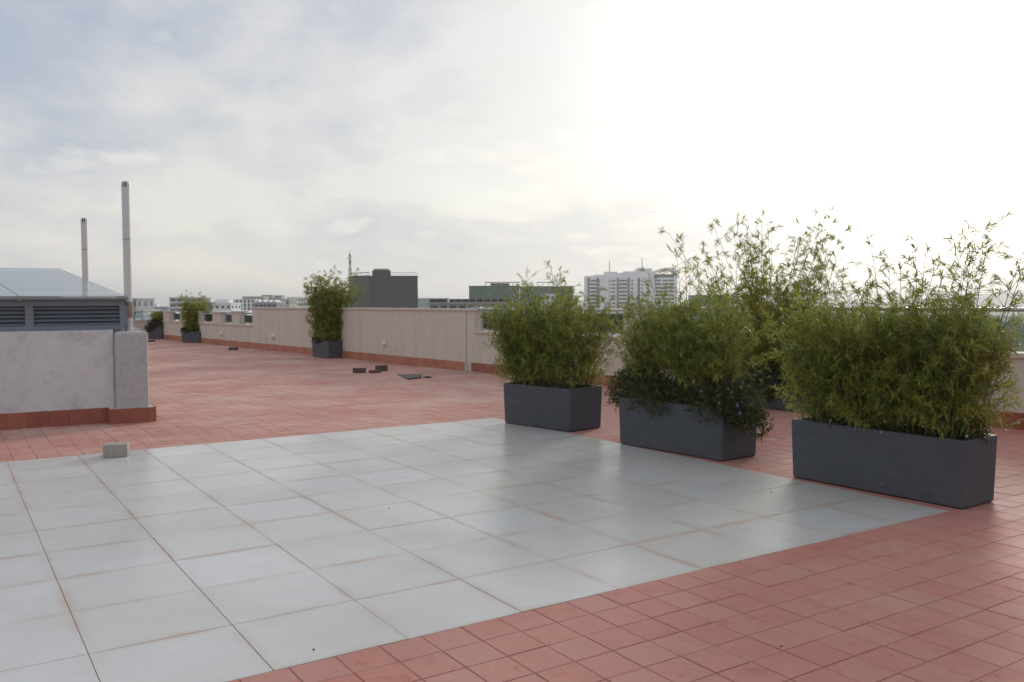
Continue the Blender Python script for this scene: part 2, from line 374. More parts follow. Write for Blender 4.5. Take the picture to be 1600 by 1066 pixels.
# ------------------------------------------------------------------ parapet wall (local frame: y along the wall, x outwards)
KS = math.sqrt(1+WK*WK)
par = empty('parapet_wall', (WX0, 0, 0), WA, label='long beige rendered parapet wall with stone coping and terracotta skirting', cat='wall')
TH = 0.25
HI0, HI1, HIZ = 12.42*KS, 24.76*KS, 1.28        # high part
def seg(y0, y1, z, ct=0.05, ov=0.035, name='wall_section'):
    MB().box(0, TH, y0, y1, -0.012, z).obj(name, m_plaster, par)
    MB().box(-ov, TH+ov, y0-(ov if z > 1 else 0), y1+(ov if z > 1 else 0), z, z+ct).obj('coping', m_coping, par, bevel=0.008)
LOZ, LOZ2 = 0.81, 0.70
seg(HI0, HI1, HIZ)
JY = 12.72*KS
seg(-9*KS, HI0-0.002, LOZ, 0.06)
seg(HI1+0.002, 36.7*KS, LOZ2, 0.06)
posts_r = [(7.68*KS, 8.04*KS, 1.37)]
posts_l = [(25.88*KS, 26.59*KS, 1.14), (27.65*KS, 28.50*KS, 1.11), (29.87*KS, 30.52*KS, 1.10), (33.6*KS, 34.4*KS, 1.10)]
for (a, b, z) in posts_r + posts_l + [(-2.0, -1.64, 1.37)]:
    base = (LOZ if a < 20 else LOZ2)+0.06
    MB().box(-0.005, TH+0.005, a, b, base+0.001, z).obj('pier', m_plaster, par)
    MB().box(-0.045, TH+0.045, a-0.04, b+0.04, z, z+0.055).obj('pier_cap', m_coping, par, bevel=0.008)
# expansion joint: dark sealed gap, set a little proud of the render
MB().box(-0.004, 0.0, JY-0.008, JY+0.008, 0.0, HIZ-0.002).obj('expansion_joint', mat('joint_sealant', (0.26, 0.22, 0.20), rough=0.8), par)
sk = {}
y = -9*KS
while y < 36.4*KS:
    y1 = y+0.24
    if not (y < JY+0.03 and y1 > JY-0.03):
        mm = m_skirt_d if y < JY else m_skirt
        if mm.name not in sk: sk[mm.name] = MB().box(-0.014, -0.001, 0.0015, 0.2385, 0, 0.19, 0.002).mesh('skirting_tile', mm)
        place('skirting_tile', sk[mm.name], par, (random.uniform(-1, 1)*0.0015, y, random.uniform(-0.003, 0.003)))
    y = y1
MB().box(-0.016, 0.0, JY-0.05, JY+0.05, -0.01, 0.14).obj('joint_filler', m_cement, par)
# far end wall, turning left
fw = empty('end_wall', (WK*36.7+WX0+0.0, 36.72, 0), WA, label='low rendered end wall at the far left corner of the terrace', cat='wall')
MB().box(-16, TH, 0, 0.25, -0.012, LOZ2).obj('wall_section', m_plaster, fw)
MB().box(-16, TH+0.035, -0.035, 0.285, LOZ2, LOZ2+0.06).obj('coping', m_coping, fw)
for k in range(60):
    if k == 0: skm = MB().box(0.0015, 0.2385, -0.014, -0.001, 0, 0.19, 0.002).mesh('skirting_tile', m_skirt)
    place('skirting_tile', skm, fw, (-0.26-0.24*k, 0, random.uniform(-0.003, 0.003)))

# railings
def railing(parent_loc, rz, y0, y1, ztop, zbase, label, ends=(True, True), pane=1.3):
    r = empty('glass_railing', parent_loc, rz, label=label, cat='railing', group='glass railings on the parapet')
    h = MB().tube([(0.125, y0, ztop), (0.125, y1, ztop)], 0.025, 10)
    ho = h.obj('handrail', m_steel, r, smooth=True)
    for e, yy in zip(ends, (y0, y1)):
        if e: MB().lathe([(0.001, -0.04), (0.028, -0.03), (0.042, 0), (0.028, 0.03), (0.001, 0.04)], (0.125, yy, ztop)).obj('rail_end', m_steel, ho, smooth=True)
    n = max(1, round((y1-y0)/pane)); w = (y1-y0)/n
    for k in range(n):
        a, b = y0+k*w+0.05, y0+(k+1)*w-0.05
        MB().box(0.12, 0.13, a, b, zbase+0.05, ztop-0.07).obj('glass_pane', m_railglass, r)
        for q in (a+0.04, b-0.04):
            MB().box(0.095, 0.155, q-0.03, q+0.03, zbase, zbase+0.06).obj('glass_clamp', m_steel, r, bevel=0.004)
    for k in range(n+1):
        q = min(max(y0+k*w, y0+0.02), y1-0.02)
        MB().tube([(0.125, q, zbase), (0.125, q, ztop-0.02)], 0.014, 8).obj('upright', m_steel, r, smooth=True)
    return r
PL = (WX0, 0, 0)
railing(PL, WA, 8.10*KS, HI0-0.05, 1.32, LOZ+0.061, 'glass railing between the high wall end and the pier behind the planters')
railing(PL, WA, -1.55, 7.62*KS, 1.36, LOZ+0.061, 'long glass railing right of the pier behind the planters')
lefts = [(HI1+0.03, posts_l[0][0]-0.02), (posts_l[0][1]+0.02, posts_l[1][0]-0.02), (posts_l[1][1]+0.02, posts_l[2][0]-0.02), (posts_l[2][1]+0.02, posts_l[3][0]-0.02), (posts_l[3][1]+0.02, 36.5*KS)]
lbl = ['short glass railing next to the left end of the high wall', 'short glass railing between first and second far pier', 'short glass railing right behind the far bushy bamboo pot',
       'glass railing left of the far bushy bamboo pot', 'glass railing at the far corner above the smallest pot']
for (a, b), l in zip(lefts, lbl): railing(PL, WA, a, b, 1.13, LOZ2+0.061, l, (False, False), 1.2)
railing((WK*36.7+WX0, 36.72, 0), WA+math.pi/2, 0.1, 14, 1.13, LOZ2+0.061, 'glass railing along the far end wall beside the flue', (False, False), 1.4).location.y += 0.0

# wall lamps
for (px, py, l) in ((602, 537, 'white round wall lamp nearest, low on the high wall right of the tall pot'), (427.5, 526, 'white round wall lamp on the high wall left of the tall pot'), (347, 521.5, 'white round wall lamp under the far glass railings')):
    d = ray(px, py); t = (WK*CAM.y+WX0-CAM.x)/(d.x-WK*d.y); p = CAM+d*t
    w = empty('wall_lamp', p, WA, label=l, cat='wall lamp', group='round lamps on the parapet')
    o = MB().lathe([(0.085, 0), (0.085, 0.025), (0.078, 0.04), (0.06, 0.06), (0.03, 0.07), (0.001, 0.072)], seg=20).obj('housing', m_lamp, w, smooth=True); o.rotation_euler = (0, -math.pi/2, 0)
    o = MB().box(-0.012, 0.012, -0.09, 0.09, 0.03, 0.082).obj('guard', m_lamp, w, bevel=0.004); o.rotation_euler = (0, -math.pi/2, 0); o.location = (0.0, 0, 0)

# ------------------------------------------------------------------ skylight shaft on the left
o0 = Vector((2.325, 8.12, 0)); SR = -0.05; SHX = -0.13   # local x to the right, y to the back
sh = empty('skylight_shaft', o0, SR, label='low painted shaft wall with grey louvres and sloping glass roof', cat='skylight')
# pillar body spans x -0.43..-0.055
MB().box(-0.43, -0.055, 0.05, 0.55, 0, 1.125).obj('pillar', m_cement, sh, bevel=0.035)
MB().box(-7.0, -0.432, 0.19, 0.42, 0, 1.15).obj('wall', m_paint, sh, bevel=0.012)
MB().prism([(-0.30, 0.552), (-0.08, 0.552), (-0.08+SHX*3.8, 4.4), (-0.30+SHX*3.8, 4.4)], 0, 1.15).obj('side_wall', m_paint, sh)
MB().box(-7.0, -0.302+SHX*3.6, 4.2, 4.4, 0, 1.6).obj('back_wall', m_paint, sh)
skA = MB().box(0.002, 0.218, -0.016, 0, 0, 0.19, 0.002).mesh('skirting_tile', m_skirt_d)
k = 0
while True:                                                 # along the recessed wall
    x = -0.505-0.22*(k+1)
    if x < -7: break
    place('skirting_tile', skA, sh, (x, 0.188, random.uniform(-0.002, 0.002))); k += 1
MB().box(-0.50, 0.0, 0.012, 0.56, 0, 0.165).obj('plinth', m_cement, sh)
for x, w in ((-0.502, 0.205), (-0.294, 0.20), (-0.091, 0.095)):
    MB().box(x+0.002, x+w-0.002, -0.004, 0.011, 0, 0.185, 0.002).obj('skirting_tile', m_skirt_d, sh)
for yy in (0.012, 0.215, 0.418):
    MB().box(0.001, 0.016, yy, yy+0.2, 0, 0.185, 0.002).obj('skirting_tile', m_skirt_d, sh)
MB().box(-0.518, -0.501, 0.0, 0.17, 0, 0.185, 0.002).obj('skirting_tile', m_skirt_d, sh)
MB().box(-0.50, -0.001, 0.013, 0.55, 0.166, 0.182).obj('plinth_top', m_pale, sh)
# louvre band
lf = MB()
LY0, LY1 = 0.24, 0.30; ZB, ZT = 1.152, 1.545
xr = -0.285
mull = [xr-0.02, -1.335, -2.75, -4.2, -5.6, -7.0]
lf.box(-7.0, xr, LY0, LY1, ZT-0.10, ZT); lf.box(-7.0, xr, LY0, LY1, ZB, ZB+0.055)
for mxx in mull: lf.box(mxx-0.045, mxx+0.045, LY0+0.001, LY1-0.001, ZB+0.055, ZT-0.10)
lfo = lf.obj('louvre_frame', m_louvre, sh)
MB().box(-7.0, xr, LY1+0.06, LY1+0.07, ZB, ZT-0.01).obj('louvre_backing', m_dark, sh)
MB().prism([(xr-0.06, LY1), (xr, LY1), (xr+SHX*4, 4.25), (xr-0.06+SHX*4, 4.25)], ZB, ZT).obj('side_panel', m_louvre, sh)
for a, b in zip(mull[1:], mull[:-1]):
    w = (b-0.045)-(a+0.045); n = 5; z0 = ZB+0.055; pitch = (ZT-0.10-z0)/n
    me = MB(); me.v = [(0, 0.0, 0), (w, 0.0, 0), (w, 0.012, 0.0), (0, 0.012, 0.0), (0, 0.045, pitch*0.86), (w, 0.045, pitch*0.86), (w, 0.057, pitch*0.86), (0, 0.057, pitch*0.86)]
    me.f = [(0, 1, 5, 4), (3, 7, 6, 2), (0, 3, 2, 1), (4, 5, 6, 7), (0, 4, 7, 3), (1, 2, 6, 5)]
    ms = me.mesh('louvre_slat', m_louvre)
    for q in range(n): place('louvre_slat', ms, lfo, (a+0.045, LY0+0.004, z0+pitch*q+0.004))
# glass roof: eave z 1.56 at y .17 to ridge z 2.03 at y 4.1
def rz_(y): return 1.556+(y-0.15)*0.118
px_ = [xr+0.03, -1.42, -2.85, -4.3, -5.7, -7.0]; py_ = [0.15, 0.78, 1.55, 2.45, 4.15]
for a, b in zip(px_[1:], px_[:-1]):
    for c, d in zip(py_[:-1], py_[1:]):
        g = MB(); x0, x1, y0, y1 = a+0.006, b-0.006, c+0.006, d-0.006
        g.v = [(x0+SHX*y0, y0, rz_(y0)), (x1+SHX*y0, y0, rz_(y0)), (x1+SHX*y1, y1, rz_(y1)), (x0+SHX*y1, y1, rz_(y1))]; g.v += [(p[0], p[1], p[2]+0.01) for p in g.v]
        g.f = [(3, 2, 1, 0), (4, 5, 6, 7), (0, 1, 5, 4), (1, 2, 6, 5), (2, 3, 7, 6), (3, 0, 4, 7)]
        g.obj('glass_pane', m_roofglass, sh)
for x in px_:
    ya, yb = py_[0], py_[-1]; g = MB(); g.v = [(x-0.02+SHX*ya, ya, rz_(ya)-0.05), (x+0.02+SHX*ya, ya, rz_(ya)-0.05), (x+0.02+SHX*yb, yb, rz_(yb)-0.05), (x-0.02+SHX*yb, yb, rz_(yb)-0.05)]
    g.v += [(p[0], p[1], p[2]+0.046) for p in g.v]; g.f = [(3, 2, 1, 0), (4, 5, 6, 7), (0, 1, 5, 4), (1, 2, 6, 5), (2, 3, 7, 6), (3, 0, 4, 7)]
    g.obj('glazing_bar', m_bar, sh)
for yy in py_:
    MB().box(-7.0, xr+0.03+SHX*yy, yy-0.012, yy+0.012, rz_(yy)-0.03, rz_(yy)-0.003).obj('purlin', m_bar, sh)

def flue(p, h, rad, label, sm_):
    f = empty('flue_pipe', p, 0, label=label, cat='flue', group='metal flue pipes of the shaft')
    MB().lathe([(rad*0.95, 0), (rad*0.95, 0.17)], seg=20).obj('base_collar', m_pale, f, smooth=False)
    MB().lathe([(rad*1.0, 0.17), (rad*1.16, 0.19), (rad*1.18, 0.32), (rad*1.02, 0.37)], seg=20).obj('rusty_band', m_rust, f, smooth=True)
    MB().lathe([(rad, 0.37), (rad, sm_)], seg=20).obj('lower_tube', m_pipe, f, smooth=True)
    MB().lathe([(rad*1.03, sm_), (rad*1.03, sm_+0.012)], seg=20).obj('seam_ring', m_bar, f, smooth=True)
    MB().lathe([(rad, sm_+0.012), (rad, h-0.09)], seg=20).obj('upper_tube', m_pipe, f, smooth=True)
    cp = MB().lathe([(rad*0.7, h-0.09), (rad*0.7, h-0.01)], seg=14)
    cpo = cp.obj('cap_core', m_dark, f)
    MB().lathe([(rad*1.02, h-0.10), (rad*1.02, h-0.075)], seg=20).obj('cap_ring', m_pipe, f)
    for k in range(10):
        a = 2*math.pi*k/10
        MB().tube([(rad*0.96*math.cos(a), rad*0.96*math.sin(a), h-0.08), (rad*0.8*math.cos(a), rad*0.8*math.sin(a), h-0.012)], 0.007, 5).obj('cap_bar', m_pipe, cpo)
    MB().lathe([(rad*0.9, h-0.016), (rad*0.7, h), (0.001, h+0.004)], seg=16).obj('cap_top', m_pipe, f)
    return f
flue(o0+Matrix.Rotation(SR, 3, 'Z') @ Vector((-0.235, 0.36, 1.124)), 1.88, 0.048, 'tall grey flue pipe standing on the cement pillar', 1.15)
pf = at_dist(134.3, 464, 14.9)
flue((pf.x, pf.y, 0.001), 2.92, 0.05, 'more distant flue pipe seen behind the glass roof', 2.38)
# ------------------------------------------------------------------ loose bricks and plate
def brick(px, py, px2, py2, w, h, m, label, depth=None, tilt=0.0, name='concrete_block', z=0.0):
    a, b = ground(px, py, z), ground(px2, py2, z)
    d = (b-a); ang = math.atan2(d.y, d.x); L_ = d.length; dp = depth or w
    o = MB().box(0, L_, 0, dp, 0, h).mesh(name, m)
    ob = place(name, o, None, (a.x, a.y, z+0.001), (tilt, 0, ang), bevel=0.006)
    return tag(ob, label, 'block', 'loose masonry blocks lying on the terrace')
brick(161, 716, 199, 714, 0.1, 0.12, m_block, 'grey concrete block sitting alone on the white tiles', 0.19)
brick(551, 583, 570, 583, 0.12, 0.10, m_dblock, 'dark brick, left one of the three near the dark plate', 0.12, name='brick')
brick(580, 583.2, 596, 582.4, 0.12, 0.05, m_dblock, 'flat dark brick lying between the other two bricks', 0.14, name='brick')
brick(591, 580.6, 606, 579.6, 0.12, 0.12, m_dblock, 'upright dark brick, right one of the three bricks', 0.12, name='brick')
brick(357, 547.3, 368.5, 547.3, 0.12, 0.085, m_slate, 'black brick on the floor left of the tall potted bamboo', 0.2, name='brick')
brick(232, 534.6, 243, 533.8, 0.12, 0.06, m_dblock, 'dark brick lying just past the cement pillar', 0.15, name='brick')
pl = [ground(*p) for p in ((621, 586.2), (638, 593.6), (657.5, 591.5), (659, 585.5))]
pm = MB(); hs = (0.012, 0.03, 0.03, 0.012)
pm.v = [(p.x, p.y, 0.001) for p in pl] + [(p.x, p.y, h) for p, h in zip(pl, hs)]
pm.f = [(3, 2, 1, 0), (4, 5, 6, 7)] + [(k, (k+1) % 4, 4+(k+1) % 4, 4+k) for k in range(4)]
tag(pm.obj('drain_cover', m_slate), 'dark flat drain plate lying on the red floor near the wall', 'drain cover')
q = ground(668, 590.6)
tag(place('stone_chip', MB().lathe([(0.001, 0), (0.09, 0.0), (0.07, 0.03), (0.001, 0.04)], seg=7).mesh('stone_chip', m_dblock), None, (q.x, q.y, 0.001)), 'small dark stone chip right of the drain plate', 'stone')
# tiny debris on the pavers
for k, (px, py, l) in enumerate(((608, 795, 'dark crumb of grit on the white tiles, middle'), (490, 1016, 'dark crumb of grit on the nearest white tile'), (1205, 770, 'dark crumb of grit on white tile by the largest planter'), (1221, 1011, 'dry brown leaf scrap on the red pavers'))):
    q = ground(px, py)
    tag(place('grit', MB().lathe([(0.001, 0), (0.005, 0.0), (0.004, 0.004), (0.001, 0.006)], seg=6).mesh('grit', m_dblock), None, (q.x, q.y, 0.0012)), l, 'debris')

# ------------------------------------------------------------------ planters
def planter(cx, cy, rz, Lx, Wy, H, label, taper=0.012):
    """open box with rim; local x along the length"""
    p = empty('planter_box', (cx, cy, 0.001), rz, label=label, cat='planter', group='dark rectangular planters')
    m = MB()
    def ring(lx, wy, r, z, n=4):
        out = []
        for (sx_, sy_, a0) in ((1, 1, 0), (-1, 1, 90), (-1, -1, 180), (1, -1, 270)):
            for k in range(n+1):
                a = R_(a0+90*k/n); out.append((sx_*(lx/2-r)+r*math.cos(a), sy_*(wy/2-r)+r*math.sin(a), z))
        return out
    rings = [ring(Lx-2*taper-0.03, Wy-2*taper-0.03, 0.02, 0), ring(Lx-2*taper, Wy-2*taper, 0.035, 0.015), ring(Lx, Wy, 0.035, H-0.008), ring(Lx-0.01, Wy-0.01, 0.033, H),
             ring(Lx-0.07, Wy-0.07, 0.02, H), ring(Lx-0.075, Wy-0.075, 0.02, H-0.09)]
    n = len(rings[0])
    for r in rings: m.v += r
    for i in range(len(rings)-1):
        for k in range(n): m.f.append((i*n+k, i*n+(k+1) % n, (i+1)*n+(k+1) % n, (i+1)*n+k))
    m.f.append(tuple(range(n-1, -1, -1)))
    m.obj('box', m_planter, p)
    s = MB(); s.v = [(x*0.995, y_*0.995, z+0.02) for x, y_, z in rings[5]]; s.f = [tuple(range(n))]
    s.obj('soil', m_soil, p)
    return p
def planter_xy(fl, fr, W_, H, label): return planter_px(None, None, W_, H, label, 0.0, Vector((*fl, 0)), Vector((*fr, 0)))
def planter_px(fl, fr, W_, H, label, extra=0.0, a=None, b=None):
    if a is None: a, b = ground(*fl), ground(*fr)
    d = (b-a); L_ = d.length+extra; d.normalize(); nrm = Vector((-d.y, d.x, 0))
    if nrm.x < 0: nrm = -nrm
    c = (a+b)/2+nrm*W_/2
    ang = math.atan2(d.y, d.x)
    return planter(c.x, c.y, ang, L_, W_, H, label), c, ang, L_
P1 = planter_xy((5.81, 5.53), (6.01, 4.43), 0.57, 0.49, 'smallest of three front planters, leftmost, only bamboo in it')
P2 = planter_xy((5.96, 3.55), (6.06, 2.19), 0.54, 0.49, 'middle front planter with purple flowers trailing over its rim')
P3 = planter_xy((6.02, 1.40), (6.08, -0.06), 0.48, 0.49, 'largest and nearest planter box, at the right edge of white tiles')
P4c = Vector((9.74, 4.8, 0)); planter(P4c.x, P4c.y, math.pi/2+WA, 1.3, 0.5, 0.49, 'planter against the parapet, mostly hidden behind the front planters')
P5 = planter_px((487, 557.5), (513, 560.5), 0.62, 0.46, 'square dark pot standing against the high wall')
P6 = planter_px((283, 535.0), (311, 536.2), 0.62, 0.42, 'far dark pot under the glass railings, second from the far corner')
P7 = planter_px((231, 530.0), (253.5, 530.0), 0.45, 0.58, 'dark pot in the far corner beside the flue pillar')

# ------------------------------------------------------------------ plants
def leaves_mesh(name, P_, D, U, Ls, Ws, m, droop=0.18):
    """P base points, D directions, U up-ish normals, lengths, widths -> folded lanceolate leaves"""
    n = len(P_)
    D = D/np.linalg.norm(D, axis=1)[:, None]
    Sd = np.cross(D, U); Sd /= (np.linalg.norm(Sd, axis=1)[:, None]+1e-9)
    Nn = np.cross(Sd, D)
    Ls = Ls[:, None]; Ws = Ws[:, None]
    mid = P_+D*Ls*0.42-Nn*Ws*0.10
    tip = P_+D*Ls-np.array([0, 0, 1])*Ls*droop*rng.uniform(0.2, 1.6, (n, 1))
    l1 = P_+D*Ls*0.38+Sd*Ws*0.5+Nn*Ws*0.12; r1 = P_+D*Ls*0.38-Sd*Ws*0.5+Nn*Ws*0.12
    V = np.stack([P_, l1, mid, r1, tip], 1).reshape(-1, 3)
    b = (np.arange(n)*5)[:, None]
    F = np.concatenate([b+np.array([0, 2, 1]), b+np.array([0, 3, 2]), b+np.array([1, 2, 4]), b+np.array([2, 3, 4])], 1).reshape(-1, 3)
    me = bpy.data.meshes.new(name); me.vertices.add(len(V)); me.vertices.foreach_set('co', V.ravel())
    me.loops.add(F.size); me.loops.foreach_set('vertex_index', F.ravel().astype(np.int32))
    me.polygons.add(len(F)); me.polygons.foreach_set('loop_start', np.arange(0, F.size, 3, dtype=np.int32)); me.polygons.foreach_set('loop_total', np.full(len(F), 3, dtype=np.int32))
    me.materials.append(m); me.update(calc_edges=True); return me

def bamboo(c, ang, Lx, Wy, z0, label, n_culm=70, hmean=0.95, hsd=0.15, tall=7, htall=1.45, spread=0.16, leaf=0.076, m=None, start=0.05, fan=7, node=0.053, lean_end=0.0, group='bamboo in the planters', tall_x=None):
    root = empty('bamboo_plant', (c[0], c[1], z0), ang, label=label, cat='bamboo', group=group)
    st = MB(); LP, LD, LU, LL, LW = [], [], [], [], []
    tot = n_culm+tall
    for i in range(tot):
        is_t = i >= n_culm
        bx, by = random.uniform(-0.46, 0.46)*Lx, random.uniform(-0.40, 0.40)*Wy
        if is_t and tall_x: bx = random.choice(tall_x)*Lx+random.gauss(0, 0.05)
        H = max(0.35, random.gauss(htall, 0.12) if is_t else random.gauss(hmean, hsd))
        if not is_t: H *= 1-0.30*(abs(bx)/(0.5*Lx))**2.2
        ux, uy = bx/(0.5*Lx), by/(0.5*Wy)
        lean = Vector((ux*spread+random.gauss(0, 0.07)+lean_end, uy*spread*1.3+random.gauss(0, 0.09), 0))*(0.5 if is_t else 1)
        bend = random.uniform(0.05, 0.30)*(0.6 if is_t else 1)
        def pt(t): return Vector((bx, by, 0))+lean*(t*H)+lean.normalized()*(bend*H*t*t*t*0.6)+Vector((0, 0, H*t*(1-0.12*bend*t)))
        ks = 7; pts = [pt(k/ks) for k in range(ks+1)]
        st.tube(pts, [0.0055*(1-0.75*k/ks) for k in range(ks+1)], 4, cap=False)
        s = start*H if not is_t else 0.25*H
        ph = random.uniform(0, 6.28)
        while s < H:
            t = s/H; p = pt(t); ph += 2.4+random.uniform(-0.5, 0.5)
            top = t > 0.8
            bl = (0.10+0.22*(1-t)*random.uniform(0.5, 1.2))*(0.75 if is_t else 1.0)
            if is_t and t > 0.45: bl = random.uniform(0.08, 0.17)
            out = Vector((math.cos(ph), math.sin(ph), 0)); el = random.uniform(0.25, 0.95)
            bd = (out*math.cos(el)+Vector((0, 0, math.sin(el)))).normalized()
            e = p+bd*bl
            st.tube([p, p+bd*bl*0.6+Vector((0, 0, 0.01)), e], [0.0022, 0.0016, 0.001], 3, cap=False)
            nt_ = 3 if (is_t and t > 0.5) else random.choice((2, 3, 3))
            for q in range(nt_):
                bp = p+bd*bl*(0.45+0.55*(q+1)/nt_)
                az = random.uniform(0, 6.28)
                nl = fan+random.randint(-1, 1) if not (is_t and t > 0.6) else random.randint(3, 5)
                for w in range(nl):
                    sp = (w-(nl-1)/2)*0.42+random.gauss(0, 0.15)
                    side = bd.orthogonal().normalized(); side.rotate(Matrix.Rotation(az, 3, bd))
                    dd = (bd*math.cos(sp)+side*math.sin(sp)+Vector((random.gauss(0, .18), random.gauss(0, .18), random.gauss(-0.12, .22)))).normalized()
                    LP.append(bp); LD.append(dd); LU.append(Vector((random.gauss(0, .5), random.gauss(0, .5), 1)))
                    LL.append(leaf*random.uniform(0.6, 1.25)); LW.append(leaf*random.uniform(0.10, 0.155))
            s += node*random.uniform(0.7, 1.4)
    st.obj('culms', m_culm, root)
    me = leaves_mesh('leaves', np.array(LP), np.array(LD), np.array(LU), np.array(LL), np.array(LW), m or m_bamboo)
    place('leaves', me, root)
    return root, len(LP)
ZS = 0.43
tot = 0
for args in (
    dict(c=P1[1], ang=P1[2], Lx=P1[3], Wy=0.46, z0=ZS, label='bushy green bamboo in the leftmost front planter', n_culm=130, hmean=1.0, hsd=0.13, tall=9, htall=1.32, spread=0.22, tall_x=[-0.12, 0.0, 0.25]),
    dict(c=P2[1], ang=P2[2], Lx=P2[3], Wy=0.44, z0=ZS, label='bamboo rising above purple flowers in the middle front planter', n_culm=115, hmean=0.93, hsd=0.12, tall=7, htall=1.32, spread=0.18, start=0.3, tall_x=[-0.2, 0.05, 0.12]),
    dict(c=P3[1], ang=P3[2], Lx=P3[3], Wy=0.42, z0=ZS, label='largest bamboo, in the nearest planter at right', n_culm=165, hmean=0.97, hsd=0.13, tall=15, htall=1.42, spread=0.19, tall_x=[-0.12, 0.05, 0.12, 0.2, 0.42]),
    dict(c=P4c, ang=math.pi/2+WA, Lx=1.3, Wy=0.46, z0=ZS, label='tall yellowish bamboo by the parapet, behind the front planters', n_culm=110, hmean=1.3, hsd=0.42, tall=20, htall=2.05, spread=0.26, m=m_bamboo_y, leaf=0.098, node=0.1, tall_x=[-0.4, -0.1, 0.1, 0.4]),
    dict(c=P5[1], ang=P5[2], Lx=0.7, Wy=0.55, z0=0.40, label='tall bamboo in the square pot against the high wall', n_culm=150, hmean=1.42, hsd=0.3, tall=12, htall=1.75, spread=0.14, leaf=0.11, node=0.09, tall_x=[-0.3, 0.3]),
    dict(c=P6[1], ang=P6[2], Lx=0.6, Wy=0.5, z0=0.36, label='far round-topped yellow green bamboo under the railings', n_culm=110, hmean=1.08, hsd=0.2, tall=4, htall=1.4, spread=0.14, leaf=0.10, node=0.085, m=m_bamboo_y),
):
    tot += bamboo(**args)[1]
print('bamboo leaves', tot)

def shrub(c, ang, blobs, z0, label, n, leaf=0.03, m=None, name='flowering_shrub', flowers=0, fm=None, fr=0.014, stems=True, cat='shrub'):
    """blobs: (x, y, z, rx, ry, rz) in the planter's frame; small oval leaves on short stems"""
    root = empty(name, (c[0], c[1], z0), ang, label=label, cat=cat)
    wts = [b[3]*b[4]*b[5] for b in blobs]; LP, LD = [], []; st = MB()
    outs = []
    for i in range(n//6):
        b = random.choices(blobs, wts)[0]
        d = Vector((random.gauss(0, 1), random.gauss(0, 1), random.gauss(0, 1))).normalized(); r = random.uniform(0.45, 1.0)**0.5
        p = Vector((b[0]+d.x*b[3]*r, b[1]+d.y*b[4]*r, b[2]+d.z*b[5]*r)); tw = (d+Vector((0, 0, 0.2))).normalized()
        if r > 0.93: outs.append((p, d))
        for q in range(6):
            LP.append(p+tw*random.uniform(-0.05, 0.04)); LD.append((tw*0.4+Vector((random.gauss(0, 1), random.gauss(0, 1), random.gauss(0, .8)))).normalized())
        if stems: st.tube([p-tw*0.10, p, p+tw*0.04], [0.002, 0.0015, 0.001], 3, cap=False)
    k = len(LP)
    me = leaves_mesh('leaves', np.array(LP), np.array(LD), rng.normal(0, 1, (k, 3))+np.array([0, 0, .8]), rng.uniform(0.7, 1.3, k)*leaf, rng.uniform(0.45, 0.65, k)*leaf, m or m_shrub)
    place('leaves', me, root)
    if stems: st.obj('stems', m_culm, root)
    if flowers:
        fl = MB()
        for a in range(5):
            t = 2*math.pi*a/5; n0 = len(fl.v)
            fl.v += [(0, 0, 0), (fr*0.6*math.cos(t-.5), fr*0.6*math.sin(t-.5), 0.003), (fr*1.1*math.cos(t), fr*1.1*math.sin(t), 0.002), (fr*0.6*math.cos(t+.5), fr*0.6*math.sin(t+.5), 0.003)]
            fl.f.append((n0, n0+1, n0+2, n0+3))
        fme = fl.mesh('flower', fm or m_purple)
        random.shuffle(outs)
        for p, d in outs[:flowers]:
            place('flower', fme, root, p+d*0.03, d.to_track_quat('Z', 'Y').to_euler())
    return root
L2 = P2[3]/2
# local +x runs to the right along the front face, +y to the back
shrub(P2[1], P2[2], [(x_, -0.12+0.05*math.sin(7*x_), 0.11+0.06*math.sin(9*x_), 0.24, 0.22, 0.23) for x_ in (-0.6, -0.35, -0.1, 0.15, 0.4, 0.6)] +
      [(-0.74, -0.10, 0.08, 0.16, 0.22, 0.20), (0.72, -0.05, 0.06, 0.18, 0.30, 0.20), (0.55, -0.26, -0.01, 0.16, 0.08, 0.12), (0.84, -0.05, -0.06, 0.13, 0.2, 0.15), (0.92, 0.0, -0.17, 0.09, 0.12, 0.09), (-0.50, -0.27, -0.06, 0.13, 0.04, 0.05)],
      0.46, 'dark flowering shrub with purple blooms spilling over the middle planter', 15000, 0.030, flowers=60)
shrub(P3[1], P3[2], [(-0.1, -0.1, 0.03, 0.62, 0.12, 0.06), (0.66, 0.0, 0.06, 0.10, 0.20, 0.09)], 0.46, 'low ground cover with tiny pale flowers at the rim of the nearest planter', 1500, 0.03, name='rim_plant', flowers=9, fm=m_whitep, fr=0.012)
shrub(P4c, math.pi/2+WA, [(x_, 0.22, 0.0+0.06*math.sin(11*x_), 0.24, 0.17, 0.24) for x_ in (-0.5, -0.2, 0.1, 0.4, 0.6)], 0.42, 'dark leafy shrub spilling from the hidden planter by the parapet', 5000, 0.045, name='trailing_plant')
shrub(P6[1], P6[2], [(-0.30, -0.1, 0.05, 0.30, 0.3, 0.14), (0.32, 0.0, 0.02, 0.16, 0.3, 0.2), (0, -0.1, 0.12, 0.35, 0.25, 0.16)], 0.42, 'dark trailing leaves around the base of the far bamboo', 1500, 0.09, name='trailing_plant')
shrub(P5[1], P5[2], [(-0.34, -0.12, 0.04, 0.22, 0.2, 0.13), (-0.1, -0.2, 0.06, 0.3, 0.16, 0.10)], 0.44, 'dark leafy plant drooping over the left side of the square pot', 900, 0.08, name='trailing_plant')
shrub(P7[1], P7[2], [(0, 0, 0.05, 0.42, 0.36, 0.2), (-0.2, -0.1, -0.14, 0.25, 0.28, 0.18)], 0.60, 'maroon leaved shrub in the far corner pot', 1500, 0.08, m=m_redleaf, name='maroon_shrub')
